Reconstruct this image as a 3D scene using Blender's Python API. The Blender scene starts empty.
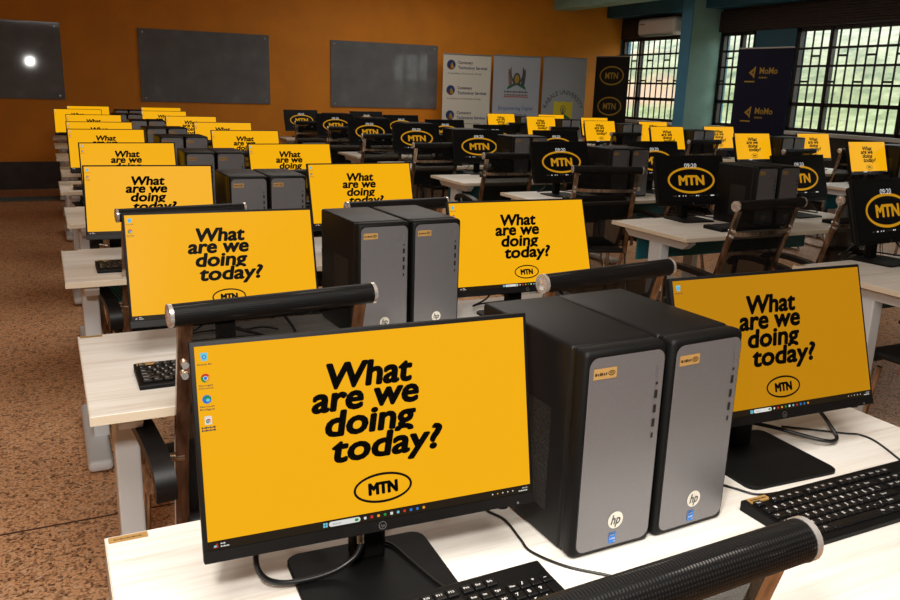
import bpy, bmesh, math, random
from mathutils import Matrix, Vector
random.seed(4)
SC = bpy.context.scene
COL = SC.collection

# ------------------------------------------------------------------ camera
cd = bpy.data.cameras.new('camera')
cam = bpy.data.objects.new('camera', cd); COL.objects.link(cam)
YAW, PITCH, ROLL, EYE = 0.462, 0.253, 0.031, 1.445
cd.sensor_width = 36.0
cd.lens = 811.8 / 900 * 36
fw = Vector((math.sin(YAW)*math.cos(PITCH), math.cos(YAW)*math.cos(PITCH), -math.sin(PITCH)))
rt = Vector((math.cos(YAW), -math.sin(YAW), 0))
up = rt.cross(fw)
r2 = rt*math.cos(ROLL) + up*math.sin(ROLL)
u2 = -rt*math.sin(ROLL) + up*math.cos(ROLL)
m = Matrix((r2, u2, -fw)).transposed().to_4x4()
m.translation = (0, 0, EYE)
cam.matrix_world = m
cd.clip_start = 0.05; cd.clip_end = 300
SC.camera = cam

# ------------------------------------------------------------------ world, lights, exposure
w = bpy.data.worlds.new('overcast'); SC.world = w; w.use_nodes = True
w.node_tree.nodes['Background'].inputs[0].default_value = (0.95, 0.97, 0.97, 1)
w.node_tree.nodes['Background'].inputs[1].default_value = 5.2
def light(name, typ, loc, energy, size=1.0, color=(1, 1, 1), target=None, sizey=None):
    l = bpy.data.lights.new(name, typ); l.energy = energy; l.color = color
    if typ == 'AREA':
        l.size = size
        if sizey: l.shape = 'RECTANGLE'; l.size_y = sizey
    elif typ in ('POINT', 'SPOT'): l.shadow_soft_size = size
    o = bpy.data.objects.new(name, l); COL.objects.link(o); o.location = loc
    if target:
        o.rotation_euler = (Vector(target) - Vector(loc)).to_track_quat('-Z', 'Y').to_euler()
    return o
light('ceiling_bounce', 'AREA', (0.3, 0.3, 3.02), 108, 1.8, (1.0, 0.965, 0.91), (0.45, 0.8, 0))
light('camera_flash', 'AREA', (-0.18, 0.02, 1.84), 27, 0.15, (1.0, 0.96, 0.9), (1.6, 4.0, 0.6))
light('mid_room_fill', 'AREA', (2.0, 5.5, 3.0), 46, 2.5, (1.0, 0.95, 0.88), (2.0, 5.5, 0))  # added fill under the mid ceiling, no fixture behind it
light('far_room_fill', 'AREA', (5.0, 9.4, 3.05), 58, 3.0, (1.0, 0.95, 0.88), (5.0, 9.4, 0))  # added fill, brightens the far end and the orange wall
SC.view_settings.view_transform = 'Standard'
SC.view_settings.look = 'None'
SC.view_settings.exposure = 0.0
SC.view_settings.gamma = 1.0
SC.view_settings.use_curve_mapping = False

# ------------------------------------------------------------------ materials
MATS = {}
def srgb(r, g, b):
    f = lambda c: (c/255/12.92 if c/255 <= .04045 else ((c/255+.055)/1.055)**2.4)
    return (f(r), f(g), f(b), 1)
class NT:
    def __init__(s, name):
        s.m = bpy.data.materials.new(name); s.m.use_nodes = True; MATS[name] = s.m
        s.t = s.m.node_tree; s.b = s.t.nodes['Principled BSDF']
    def n(s, typ, **kw):
        nd = s.t.nodes.new(typ)
        for k, v in kw.items():
            if k in nd.inputs: nd.inputs[k].default_value = v
            else: setattr(nd, k, v)
        return nd
    def l(s, a, b): s.t.links.new(a, b)
    def coords(s, scale=(1, 1, 1), rot=(0, 0, 0)):
        tc = s.n('ShaderNodeTexCoord'); mp = s.n('ShaderNodeMapping')
        mp.inputs['Scale'].default_value = scale; mp.inputs['Rotation'].default_value = rot
        s.l(tc.outputs['Object'], mp.inputs[0]); return mp.outputs[0]
    def ramp(s, fac, stops):
        r = s.n('ShaderNodeValToRGB'); e = r.color_ramp.elements
        e[0].position, e[0].color = stops[0]; e[1].position, e[1].color = stops[-1]
        for p, c in stops[1:-1]:
            x = e.new(p); x.color = c
        s.l(fac, r.inputs[0]); return r.outputs[0]
    def bump(s, h, strength=.3, dist=.002):
        b = s.n('ShaderNodeBump'); b.inputs['Strength'].default_value = strength; b.inputs['Distance'].default_value = dist
        s.l(h, b.inputs['Height']); s.l(b.outputs[0], s.b.inputs['Normal'])
def pbr(name, col, rough=.5, metal=0., noise=0., nscale=40, bump=0., emit=None, estr=1., spec=None):
    q = NT(name); b = q.b
    b.inputs['Base Color'].default_value = col; b.inputs['Roughness'].default_value = rough; b.inputs['Metallic'].default_value = metal
    if spec is not None: b.inputs['Specular IOR Level'].default_value = spec
    if noise or bump:
        nz = q.n('ShaderNodeTexNoise', Scale=nscale, Detail=4.0); q.l(q.coords(), nz.inputs['Vector'])
        if noise:
            d = [max(0, c*(1-noise)) for c in col[:3]]+[1]; e = [min(1, c*(1+noise)) for c in col[:3]]+[1]
            q.l(q.ramp(nz.outputs['Fac'], [(.35, d), (.65, e)]), b.inputs['Base Color'])
        if bump: q.bump(nz.outputs['Fac'], bump, .001)
    if emit:
        b.inputs['Emission Color'].default_value = emit; b.inputs['Emission Strength'].default_value = estr
    return q.m
# furniture and equipment
pbr('black_plastic', srgb(9, 9, 9), .55, noise=.08, nscale=300, bump=.05, spec=.2)
pbr('dark_case', srgb(15, 14, 14), .46, noise=.12, nscale=30, spec=.22)
pbr('gloss_black', srgb(14, 14, 14), .25)
pbr('front_grey', srgb(130, 129, 132), .36, metal=.55, noise=.05, nscale=600, bump=.03)
pbr('port_black', srgb(8, 8, 8), .5)
pbr('port_rim', srgb(170, 170, 172), .3, metal=.8)
pbr('white_mark', srgb(226, 221, 208), .5)
pbr('mark_grey', srgb(70, 70, 72), .5)
pbr('sticker_blue', srgb(24, 120, 214), .4)
pbr('sticker_navy', srgb(10, 50, 120), .35)
pbr('sticker_gold', srgb(172, 134, 78), .5, noise=.06, nscale=80)
pbr('sticker_ink', srgb(60, 42, 18), .5)
pbr('cable_black', srgb(16, 16, 16), .4)
pbr('cable_metal', srgb(150, 145, 135), .3, metal=.7)
pbr('key_black', srgb(14, 14, 15), .45, spec=.3)
pbr('key_legend', srgb(205, 205, 205), .5)
pbr('desk_metal', srgb(204, 207, 208), .5)
pbr('desk_edge', srgb(214, 200, 176), .5)
q = NT('chrome')
nz = q.n('ShaderNodeTexNoise', Scale=10.0, Detail=5.0); q.l(q.coords((6, 6, .5)), nz.inputs['Vector'])
q.l(q.ramp(nz.outputs['Fac'], [(.35, srgb(128, 108, 90)), (.6, srgb(184, 164, 144)), (.75, srgb(206, 192, 176))]), q.b.inputs['Base Color'])  # brown streaks in the base colour stand in for reflections
q.b.inputs['Metallic'].default_value = .95; q.b.inputs['Roughness'].default_value = .2
pbr('chrome_cap', srgb(236, 234, 230), .22, metal=.75)
pbr('arm_black', srgb(16, 15, 15), .42, spec=.35)
pbr('seat_black', srgb(13, 12, 12), .6, noise=.2, nscale=400, bump=.2)
q = NT('roll_mesh')
co = q.coords()
wx = q.n('ShaderNodeTexWave', Scale=78.0, bands_direction='X'); q.l(co, wx.inputs['Vector'])
wz = q.n('ShaderNodeTexWave', Scale=78.0, bands_direction='Z'); q.l(co, wz.inputs['Vector'])
mm_ = q.n('ShaderNodeMath', operation='MULTIPLY'); q.l(wx.outputs['Fac'], mm_.inputs[0]); q.l(wz.outputs['Fac'], mm_.inputs[1])
nz = q.n('ShaderNodeTexNoise', Scale=7.0, Detail=5.0); q.l(q.coords((1, 22, 22)), nz.inputs['Vector'])
wear = q.ramp(nz.outputs['Fac'], [(.60, (0, 0, 0, 1)), (.70, (1, 1, 1, 1))])
m2 = q.n('ShaderNodeMath', operation='MULTIPLY'); q.l(wear, m2.inputs[0]); q.l(wx.outputs['Fac'], m2.inputs[1])
mx = q.n('ShaderNodeMix', data_type='RGBA'); q.l(m2.outputs[0], mx.inputs[0])
q.l(q.ramp(mm_.outputs[0], [(.1, srgb(8, 8, 8)), (.7, srgb(27, 26, 26))]), mx.inputs[6]); mx.inputs[7].default_value = srgb(84, 82, 80)
q.l(mx.outputs[2], q.b.inputs['Base Color'])
q.b.inputs['Roughness'].default_value = .5; q.b.inputs['Specular IOR Level'].default_value = .2; q.bump(mm_.outputs[0], .35, .001)
q = NT('back_mesh')
q.b.inputs['Base Color'].default_value = srgb(13, 12, 11); q.b.inputs['Roughness'].default_value = .75; q.b.inputs['Specular IOR Level'].default_value = .2
tr = q.n('ShaderNodeBsdfTransparent'); mx = q.n('ShaderNodeMixShader'); mx.inputs[0].default_value = .34
q.l(q.b.outputs[0], mx.inputs[1]); q.l(tr.outputs[0], mx.inputs[2])
q.l(mx.outputs[0], q.t.nodes['Material Output'].inputs[0])
q = NT('desk_wood')
nz = q.n('ShaderNodeTexNoise', Scale=6.0, Detail=8.0, Roughness=.65); q.l(q.coords((.45, 9, 9)), nz.inputs['Vector'])
q.l(q.ramp(nz.outputs['Fac'], [(.28, srgb(204, 194, 180)), (.45, srgb(226, 220, 210)), (.6, srgb(235, 231, 223)), (.8, srgb(215, 206, 193))]), q.b.inputs['Base Color'])
q.b.inputs['Roughness'].default_value = .42; q.bump(nz.outputs['Fac'], .08, .001)
q = NT('teal_mesh')
wv = q.n('ShaderNodeTexWave', Scale=28.0); q.l(q.coords((1, 1, 1), (0, .6, 0)), wv.inputs['Vector'])
q.l(q.ramp(wv.outputs['Fac'], [(.35, srgb(10, 60, 70)), (.65, srgb(30, 118, 132))]), q.b.inputs['Base Color']); q.b.inputs['Roughness'].default_value = .5
q = NT('vent_dark')
v = q.n('ShaderNodeTexVoronoi', Scale=170.0); q.l(q.coords(), v.inputs['Vector'])
q.l(q.ramp(v.outputs['Distance'], [(.3, srgb(6, 6, 6)), (.5, srgb(22, 21, 20))]), q.b.inputs['Base Color']); q.b.inputs['Roughness'].default_value = .5; q.bump(v.outputs['Distance'], .5, .002)
# displays (they give off light)
def screen(name, col, strength):
    mm = pbr(name, (.003, .003, .003, 1), .30, spec=.07, emit=col, estr=strength); mm['lit'] = 1; return mm
screen('screen_yellow', srgb(243, 174, 10), 1.0)
screen('screen_yellow_offaxis', srgb(186, 127, 6), 1.0)  # same yellow wallpaper, oblique-view dimming put into its colour
screen('screen_black', srgb(20, 18, 16), .35)
screen('ink_black', srgb(16, 12, 6), .25)
screen('task_bar', srgb(34, 25, 12), 1.0)
screen('lock_yellow', srgb(196, 138, 22), .85)
screen('lock_white', srgb(225, 225, 225), .8)
screen('icon_blue', srgb(40, 130, 220), .8)
screen('icon_cyan', srgb(120, 205, 225), .9)
screen('icon_white', srgb(235, 235, 230), .85)
screen('icon_red', srgb(215, 50, 40), .85)
screen('icon_green', srgb(40, 150, 70), .85)
screen('icon_orange', srgb(235, 160, 50), .9)
screen('icon_navy', srgb(40, 45, 90), .6)
# room
q = NT('terrazzo')
co = q.coords()
v1 = q.n('ShaderNodeTexVoronoi', Scale=74.0); q.l(co, v1.inputs['Vector'])
nz = q.n('ShaderNodeTexNoise', Scale=100.0, Detail=3.0, Roughness=.6); q.l(co, nz.inputs['Vector'])
nb = q.n('ShaderNodeTexNoise', Scale=1.3, Detail=3.0); q.l(co, nb.inputs['Vector'])
sep = q.n('ShaderNodeSeparateColor'); q.l(v1.outputs['Color'], sep.inputs[0])
c1 = q.ramp(sep.outputs[0], [(.0, srgb(58, 36, 22)), (.20, srgb(92, 58, 36)), (.3, srgb(226, 170, 122)), (.75, srgb(236, 184, 136)), (1, srgb(246, 214, 176))])
c2 = q.ramp(nz.outputs['Fac'], [(.42, srgb(66, 40, 26)), (.49, srgb(228, 172, 126)), (.7, srgb(240, 194, 150))])
mix = q.n('ShaderNodeMix', data_type='RGBA'); mix.inputs[0].default_value = .55
q.l(c1, mix.inputs[6]); q.l(c2, mix.inputs[7])
mul = q.n('ShaderNodeMix', data_type='RGBA', blend_type='MULTIPLY'); mul.inputs[0].default_value = .5
q.l(mix.outputs[2], mul.inputs[6]); q.l(q.ramp(nb.outputs['Fac'], [(.3, (.7, .7, .7, 1)), (.7, (1, 1, 1, 1))]), mul.inputs[7])
q.l(mul.outputs[2], q.b.inputs['Base Color']); q.b.inputs['Roughness'].default_value = .5
pbr('joint_dark', srgb(78, 50, 36), .7)
pbr('orange_wall', srgb(212, 130, 14), .7, noise=.06, nscale=3, bump=.03)
pbr('plain_wall', srgb(176, 150, 120), .8, noise=.05, nscale=3)
pbr('ceiling_white', srgb(220, 216, 206), .9)
pbr('dado_dark', srgb(52, 46, 42), .6, noise=.2, nscale=8)
pbr('teal_paint', srgb(38, 92, 114), .5, noise=.08, nscale=5)
pbr('stripe_teal', srgb(70, 128, 146), .5, noise=.08, nscale=5)
pbr('column_blue', srgb(70, 134, 168), .5, noise=.06, nscale=5)
pbr('green_paint', srgb(140, 180, 168), .6, noise=.06, nscale=5)
pbr('grey_line', srgb(128, 118, 100), .6)
pbr('louvre_brown', srgb(46, 32, 24), .6, noise=.2, nscale=20)
pbr('iron_dark', srgb(32, 24, 20), .5, metal=.2)
pbr('sill_white', srgb(215, 218, 216), .5)
pbr('ac_white', srgb(225, 218, 208), .4)
pbr('ac_vent', srgb(70, 68, 66), .5)
pbr('ac_red', srgb(170, 60, 40), .5)
q = NT('slate')
nz = q.n('ShaderNodeTexNoise', Scale=4.0, Detail=8.0); q.l(q.coords(), nz.inputs['Vector'])
q.l(q.ramp(nz.outputs['Fac'], [(.3, srgb(100, 103, 106)), (.6, srgb(110, 113, 116)), (.8, srgb(124, 127, 130))]), q.b.inputs['Base Color'])
q.b.inputs['Roughness'].default_value = .05; q.b.inputs['Specular IOR Level'].default_value = .25
pbr('slate_rim', srgb(40, 40, 40), .5)
pbr('banner_cream', srgb(196, 192, 180), .55)
pbr('banner_grey', srgb(160, 164, 172), .55)
pbr('banner_silver', srgb(146, 148, 152), .55)
pbr('banner_black', srgb(26, 23, 20), .6, spec=.2)
pbr('banner_navy', srgb(12, 16, 42), .6, spec=.15)
pbr('print_navy', srgb(24, 44, 100), .6)
pbr('print_dark', srgb(62, 60, 66), .6)
pbr('print_red', srgb(170, 60, 40), .6)
pbr('print_gold', srgb(160, 128, 26), .6)
pbr('print_yellow', srgb(196, 180, 30), .6)
pbr('print_green', srgb(30, 90, 60), .6)
pbr('print_blue', srgb(70, 86, 140), .6)
pbr('print_brown', srgb(120, 92, 74), .6)
pbr('alu', srgb(160, 160, 160), .35, metal=.8)
q = NT('window_glass')
tr = q.n('ShaderNodeBsdfTransparent'); tr.inputs[0].default_value = (.93, .96, .95, 1)
gl = q.n('ShaderNodeBsdfGlossy'); gl.inputs['Roughness'].default_value = .02
mx = q.n('ShaderNodeMixShader'); mx.inputs[0].default_value = .06
q.l(tr.outputs[0], mx.inputs[1]); q.l(gl.outputs[0], mx.inputs[2]); q.l(mx.outputs[0], q.t.nodes['Material Output'].inputs[0])
q = NT('hillside')
co = q.coords()
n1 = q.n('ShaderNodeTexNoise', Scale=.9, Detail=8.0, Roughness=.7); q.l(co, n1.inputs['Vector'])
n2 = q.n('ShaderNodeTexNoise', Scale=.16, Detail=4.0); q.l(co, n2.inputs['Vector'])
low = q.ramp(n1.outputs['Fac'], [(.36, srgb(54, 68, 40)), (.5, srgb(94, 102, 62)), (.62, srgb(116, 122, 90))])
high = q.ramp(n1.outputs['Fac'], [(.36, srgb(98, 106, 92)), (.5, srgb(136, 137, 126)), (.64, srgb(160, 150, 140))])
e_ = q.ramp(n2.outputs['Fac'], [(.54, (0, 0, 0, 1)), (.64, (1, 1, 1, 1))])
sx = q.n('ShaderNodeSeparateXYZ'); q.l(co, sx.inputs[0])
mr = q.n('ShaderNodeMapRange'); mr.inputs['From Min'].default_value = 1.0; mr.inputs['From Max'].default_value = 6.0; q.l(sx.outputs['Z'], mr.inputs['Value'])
mh = q.n('ShaderNodeMix', data_type='RGBA'); q.l(mr.outputs[0], mh.inputs[0]); q.l(low, mh.inputs[6]); q.l(high, mh.inputs[7])  # paler with height: haze mixed into the field and soil tones
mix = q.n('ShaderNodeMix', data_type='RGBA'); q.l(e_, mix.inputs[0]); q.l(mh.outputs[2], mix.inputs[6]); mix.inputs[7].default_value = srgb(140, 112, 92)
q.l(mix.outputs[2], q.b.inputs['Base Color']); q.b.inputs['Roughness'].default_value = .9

# ------------------------------------------------------------------ mesh helpers
class MB:
    """collects shapes (with materials) and links them as one mesh object"""
    def __init__(s): s.bm = bmesh.new(); s.mats = []
    def mi(s, m):
        if m not in s.mats: s.mats.append(m)
        return s.mats.index(m)
    def merge(s, tmp, mat):
        me = bpy.data.meshes.new('tmp'); tmp.to_mesh(me); tmp.free()
        n0 = len(s.bm.faces); s.bm.from_mesh(me); bpy.data.meshes.remove(me)
        s.bm.faces.ensure_lookup_table(); k = s.mi(mat)
        for i in range(n0, len(s.bm.faces)): s.bm.faces[i].material_index = k
    def box(s, x0, x1, y0, y1, z0, z1, mat, bevel=0, seg=2, M=None):
        t = bmesh.new(); bmesh.ops.create_cube(t, size=1)
        for v in t.verts: v.co = Vector(((x0+x1)/2+v.co.x*(x1-x0), (y0+y1)/2+v.co.y*(y1-y0), (z0+z1)/2+v.co.z*(z1-z0)))
        if bevel: bmesh.ops.bevel(t, geom=t.edges[:], offset=bevel, segments=seg, affect='EDGES', profile=.5)
        if M is not None: bmesh.ops.transform(t, matrix=M, verts=t.verts)
        s.merge(t, mat); return s
    def cyl(s, a, b, r, mat, n=16, r2=None, caps=True):
        a, b = Vector(a), Vector(b); t = bmesh.new(); d = b-a
        bmesh.ops.create_cone(t, cap_ends=caps, segments=n, radius1=r, radius2=r if r2 is None else r2, depth=d.length)
        Mx = Matrix.Translation((a+b)/2) @ d.to_track_quat('Z', 'Y').to_matrix().to_4x4()
        bmesh.ops.transform(t, matrix=Mx, verts=t.verts); s.merge(t, mat); return s
    def tube(s, pts, r, mat, n=8, smooth=6, flat=None):
        P = [Vector(p) for p in pts]
        if smooth and len(P) > 2:
            Q = []
            for i in range(len(P)-1):
                p0, p1, p2, p3 = P[max(i-1, 0)], P[i], P[i+1], P[min(i+2, len(P)-1)]
                for k in range(smooth):
                    t = k/smooth
                    Q.append(.5*((2*p1)+(-p0+p2)*t+(2*p0-5*p1+4*p2-p3)*t*t+(-p0+3*p1-3*p2+p3)*t**3))
            P = Q+[P[-1]]
        t = bmesh.new(); rings = []; nrm = None
        for i, p in enumerate(P):
            d = (P[min(i+1, len(P)-1)]-P[max(i-1, 0)]).normalized()
            if nrm is None: nrm = Vector((1, 0, 0)) if abs(d.x) < .9 else Vector((0, 0, 1))
            nrm = (nrm-d*nrm.dot(d)).normalized(); bn = d.cross(nrm)
            if flat:
                cs = [nrm*(flat[0]/2)*sx+bn*(flat[1]/2)*sy for sx, sy in ((-1, -1), (1, -1), (1, 1), (-1, 1))]
            else: cs = [nrm*math.cos(2*math.pi*k/n)*r+bn*math.sin(2*math.pi*k/n)*r for k in range(n)]
            rings.append([t.verts.new(p+c) for c in cs])
        nn = len(rings[0])
        for a, b in zip(rings, rings[1:]):
            for k in range(nn): t.faces.new((a[k], a[(k+1) % nn], b[(k+1) % nn], b[k]))
        t.faces.new(rings[0][::-1]); t.faces.new(rings[-1])
        bmesh.ops.recalc_face_normals(t, faces=t.faces)
        s.merge(t, mat); return s
    def poly(s, pts, mat):
        k = s.mi(mat); f = s.bm.faces.new([s.bm.verts.new(p) for p in pts]); f.material_index = k; return s
    def build(s, name, parent=None, loc=(0, 0, 0), rot=(0, 0, 0), smooth=None):
        if smooth:
            for f in s.bm.faces: f.smooth = True
            for e in s.bm.edges:
                if len(e.link_faces) == 2 and e.calc_face_angle(0) > math.radians(smooth): e.smooth = False
        me = bpy.data.meshes.new(name); s.bm.to_mesh(me); s.bm.free()
        for mname in s.mats: me.materials.append(MATS[mname])
        o = bpy.data.objects.new(name, me); COL.objects.link(o)
        o.location = loc; o.rotation_euler = rot
        if parent: o.parent = parent
        return o
    # flat print on a surface: fr maps (u, v) -> 3D
    def ring(s, fr, cx, cy, rx, ry, th, mat, n=40):
        for i in range(n):
            a, b = 2*math.pi*i/n, 2*math.pi*(i+1)/n
            s.poly([fr(cx+rx*math.cos(a), cy+ry*math.sin(a)), fr(cx+rx*math.cos(b), cy+ry*math.sin(b)),
                    fr(cx+(rx-th)*math.cos(b), cy+(ry-th)*math.sin(b)), fr(cx+(rx-th)*math.cos(a), cy+(ry-th)*math.sin(a))], mat)
    def disc(s, fr, cx, cy, rx, ry, mat, n=20, a0=0, a1=2*math.pi):
        pts = [fr(cx+rx*math.cos(a0+(a1-a0)*i/n), cy+ry*math.sin(a0+(a1-a0)*i/n)) for i in range(n + (0 if a1-a0 > 6.28 else 1))]
        if a1-a0 < 6.28: pts.append(fr(cx, cy))
        s.poly(pts, mat)
    def rect(s, fr, x0, x1, y0, y1, mat, rad=0, n=5):
        if not rad: s.poly([fr(x0, y0), fr(x1, y0), fr(x1, y1), fr(x0, y1)], mat); return
        pts = []
        for cx, cy, a in ((x1-rad, y0+rad, -90), (x1-rad, y1-rad, 0), (x0+rad, y1-rad, 90), (x0+rad, y0+rad, 180)):
            for k in range(n+1):
                t = math.radians(a+90*k/n); pts.append(fr(cx+rad*math.cos(t), cy+rad*math.sin(t)))
        s.poly(pts, mat)
    def marks(s, fr, x0, x1, y0, h, mat):
        # row of small unreadable print
        x = x0; k = 0
        while x < x1-1e-6:
            e = min(x1, x+h*(.9, .5, 1.3, .7)[k % 4]); s.rect(fr, x, e, y0, y0+h*(1, .8)[k % 2], mat); x = e+h*.3; k += 1
    def text(s, fr, body, x0, x1, y0, height, mat, bold=.02, shear=0., fit=True, space=1.0, curve=None, ymap=None):
        lit = MATS[mat].get('lit', 0)
        V, F = glyphs(body, 0 if lit else min(bold, .022), shear, space)
        if ymap: V = [(x, ymap(y)) for x, y in V]
        xs = [p[0] for p in V]; a, b = min(xs), max(xs)
        sy = height/.70
        sx = (x1-x0)/(b-a) if fit else sy
        off = x0-a*sx if fit else (x0+x1)/2-(a+b)/2*sx
        k = s.mi(mat)
        if curve: cx, cy, R = curve
        nb = 1 if bold < .005 or not lit else (6 if bold < .025 else 10)
        for c_ in range(nb):
          dx, dy = (0, 0) if nb == 1 else (bold*sy*math.cos(2*math.pi*c_/nb), bold*sy*.8*math.sin(2*math.pi*c_/nb))
          vs = []
          for x, y in V:
            X, Y = off+x*sx+dx, y0+y*sy+dy
            if curve:
                th = math.pi/2-(X-cx)/R; rr = R+Y
                X, Y = cx+rr*math.cos(th), cy+rr*math.sin(th)
            vs.append(s.bm.verts.new(fr(X, Y)))
          for f in F:
            try: s.bm.faces.new([vs[i] for i in f]).material_index = k
            except ValueError: pass
_G = {}
def glyphs(body, bold, shear, space):
    key = (body, bold, shear, space)
    if key not in _G:
        c = bpy.data.curves.new('t', 'FONT'); c.body = body; c.size = 1; c.offset = bold; c.shear = shear; c.space_character = space
        c.resolution_u = 3; c.fill_mode = 'FRONT'
        o = bpy.data.objects.new('t', c); COL.objects.link(o)
        dg = bpy.context.evaluated_depsgraph_get(); ev = o.evaluated_get(dg)
        me = bpy.data.meshes.new_from_object(ev)
        _G[key] = ([(v.co.x, v.co.y) for v in me.vertices], [tuple(p.vertices) for p in me.polygons])
        bpy.data.meshes.remove(me); bpy.data.objects.remove(o); bpy.data.curves.remove(c)
    return _G[key]
def tag(o, label=None, cat=None, group=None, kind=None):
    if label: o['label'] = label
    if cat: o['category'] = cat
    if group: o['group'] = group
    if kind: o['kind'] = kind
    return o
def thing(name, label, cat, loc=(0, 0, 0), rz=0., group=None):
    o = bpy.data.objects.new(name, None); COL.objects.link(o); o.empty_display_size = .1
    o.location = loc; o.rotation_euler = (0, 0, rz); return tag(o, label, cat, group)
def dup(o, loc=None, rz=None, label=None, group=None, parent=None):
    c = o.copy(); COL.objects.link(c)
    if parent: c.parent = parent
    if loc: c.location = loc
    if rz is not None: c.rotation_euler = (0, 0, rz)
    if label: c['label'] = label
    if group: c['group'] = group
    for ch in list(o.children): dup(ch, parent=c)
    return c
def part(o, name):
    for c in o.children:
        if c.name.split('.')[0] == name: return c
FX = lambda y=0.: (lambda u, v: (u, y, v))     # print plane facing -Y

# ------------------------------------------------------------------ room shell
XW, YB, ZC = 9.30, 12.20, 3.10
XL, YF = -3.0, -2.6
def struct(mb, name, label, **k): return tag(mb.build(name, **k), label, kind='structure')
struct(MB().box(XL, XW+.2, YF, YB+.2, -.1, 0, 'terrazzo'), 'floor', 'brown speckled terrazzo floor under the desks')
struct(MB().box(XL, XW+.2, YF, YB+.2, ZC, ZC+.1, 'ceiling_white'), 'ceiling', 'plain pale ceiling above the computer room')
struct(MB().box(XL-.2, XW+.2, YB, YB+.2, 0, ZC, 'orange_wall'), 'wall_back', 'orange painted wall at the far end')
struct(MB().box(XL-.2, XL, YF, YB, 0, ZC, 'orange_wall'), 'wall_left', 'orange side wall beyond the aisle')
struct(MB().box(XL-.2, XW+.2, YF-.2, YF, 0, ZC, 'plain_wall'), 'wall_front', 'plain wall behind the viewer')
struct(MB().box(XL, XW, YB-.03, YB, 0, .36, 'dado_dark'), 'baseboard_back', 'dark painted band along the foot of the orange wall')
struct(MB().box(XL, .2, 11.00, 11.35, 0, .006, 'stripe_teal').box(XL, .2, 10.90, 11.0, 0, .006, 'grey_line'), 'trim_1', 'teal painted stripe across the aisle floor')
j = MB().box(XL, 2.6, 2.742, 2.750, 0, .0015, 'joint_dark')
struct(j, 'trim_2', 'thin dark joint line across the terrazzo floor')
# window wall: openings in Y
WZ0, WZ1 = 1.04, 2.40
wins = [(10.06, 12.17, [11.69]), (9.08, 9.78, [9.37]), (4.6, 8.36, [7.80, 6.66, 5.6])]
wm = MB().box(XW, XW+.2, YF, YB, 0, WZ0, 'dado_dark').box(XW, XW+.2, YF, YB, WZ1, ZC, 'louvre_brown')
_ys = [YF, 4.6, 8.36, 9.08, 9.78, 10.06, 12.17, YB]
for a, b in ((YF, 1.2), (4.2, 4.6), (8.36, 9.08), (9.78, 10.06), (12.17, YB)):
    wm.box(XW, XW+.2, a, b, WZ0, WZ1, 'teal_paint')
struct(wm, 'wall_right', 'window wall on the right of the room')
wins.append((1.2, 4.2, [2.2, 3.2]))
for k, (a, b, mul) in enumerate(wins):
    fr = MB()
    for y in [a+.03]+mul+[b-.03]: fr.box(XW+.02, XW+.09, y-.03, y+.03, WZ0, WZ1, 'iron_dark')
    for z in (WZ0+.02, WZ1-.02, 1.40): fr.box(XW+.02, XW+.09, a, b, z-.025, z+.025, 'iron_dark')
    wo = struct(fr, 'window_%d' % (k+1), ['barred window at the far right corner under the air conditioner', 'narrow barred window between green column and dark pier',
                'wide barred window at the right behind the desks', 'barred window further along the right wall'][k])
    g = MB(); n = int((b-a)/.135)
    for i in range(1, n): g.box(XW+.015, XW+.027, a+(b-a)*i/n-.011, a+(b-a)*i/n+.011, WZ0, WZ1, 'iron_dark')
    for z in (2.13, 1.90, 1.655): g.box(XW+.01, XW+.03, a, b, z-.015, z+.015, 'iron_dark')
    for i in range(0, n-1, 3):
        for z, s in ((2.03, 0), (1.70, 1)):
            y = a+(b-a)*min(i+s, n-1)/n; g.box(XW+.01, XW+.03, y, y+(b-a)/n, z-.013, z+.013, 'iron_dark')
    g.build('security_grille', wo)
    p = MB(); p.box(XW+.10, XW+.105, a, b, WZ0, WZ1, 'window_glass'); p.build('window_pane', wo)
    p = MB(); p.box(XW-.05, XW+.03, a-.02, b+.02, WZ0-.05, WZ0, 'sill_white', .005); p.build('window_sill', wo)
lv = MB()
for a, b in ((8.36, 10.0), (1.0, 8.36), (10.02, 12.15)):
    for i in range(9): lv.box(XW-.05, XW-.005, a, b, WZ1+.01+i*.033, WZ1+.038+i*.033, 'louvre_brown')
struct(lv, 'trim_3', 'dark slatted blinds band above the windows')
struct(MB().box(8.95, XW, YF, YB, 2.735, ZC, 'teal_paint'), 'trim_4', 'teal concrete beam over the windows')
struct(MB().box(7.85, 8.20, 9.0, YB, 2.80, ZC, 'green_paint'), 'trim_5', 'short grey-green beam below the ceiling')
pc = MB().box(8.72, XW, 9.78, 9.985, 0, ZC, 'green_paint'); pc.box(8.70, 8.72, 9.77, 9.99, 0, ZC, 'column_blue')
struct(pc, 'trim_6', 'tall green column with a teal edge between the windows')
# ground and hillside outside
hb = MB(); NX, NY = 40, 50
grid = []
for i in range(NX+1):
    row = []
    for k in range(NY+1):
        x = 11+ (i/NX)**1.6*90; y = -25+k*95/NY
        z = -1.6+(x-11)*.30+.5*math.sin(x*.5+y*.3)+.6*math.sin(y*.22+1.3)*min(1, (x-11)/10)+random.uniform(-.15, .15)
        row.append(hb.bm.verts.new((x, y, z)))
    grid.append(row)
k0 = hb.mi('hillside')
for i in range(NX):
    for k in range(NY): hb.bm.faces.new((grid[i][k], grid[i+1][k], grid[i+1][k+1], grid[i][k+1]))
struct(hb, 'hill', 'hazy green hillside outside the windows', smooth=80)

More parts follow.
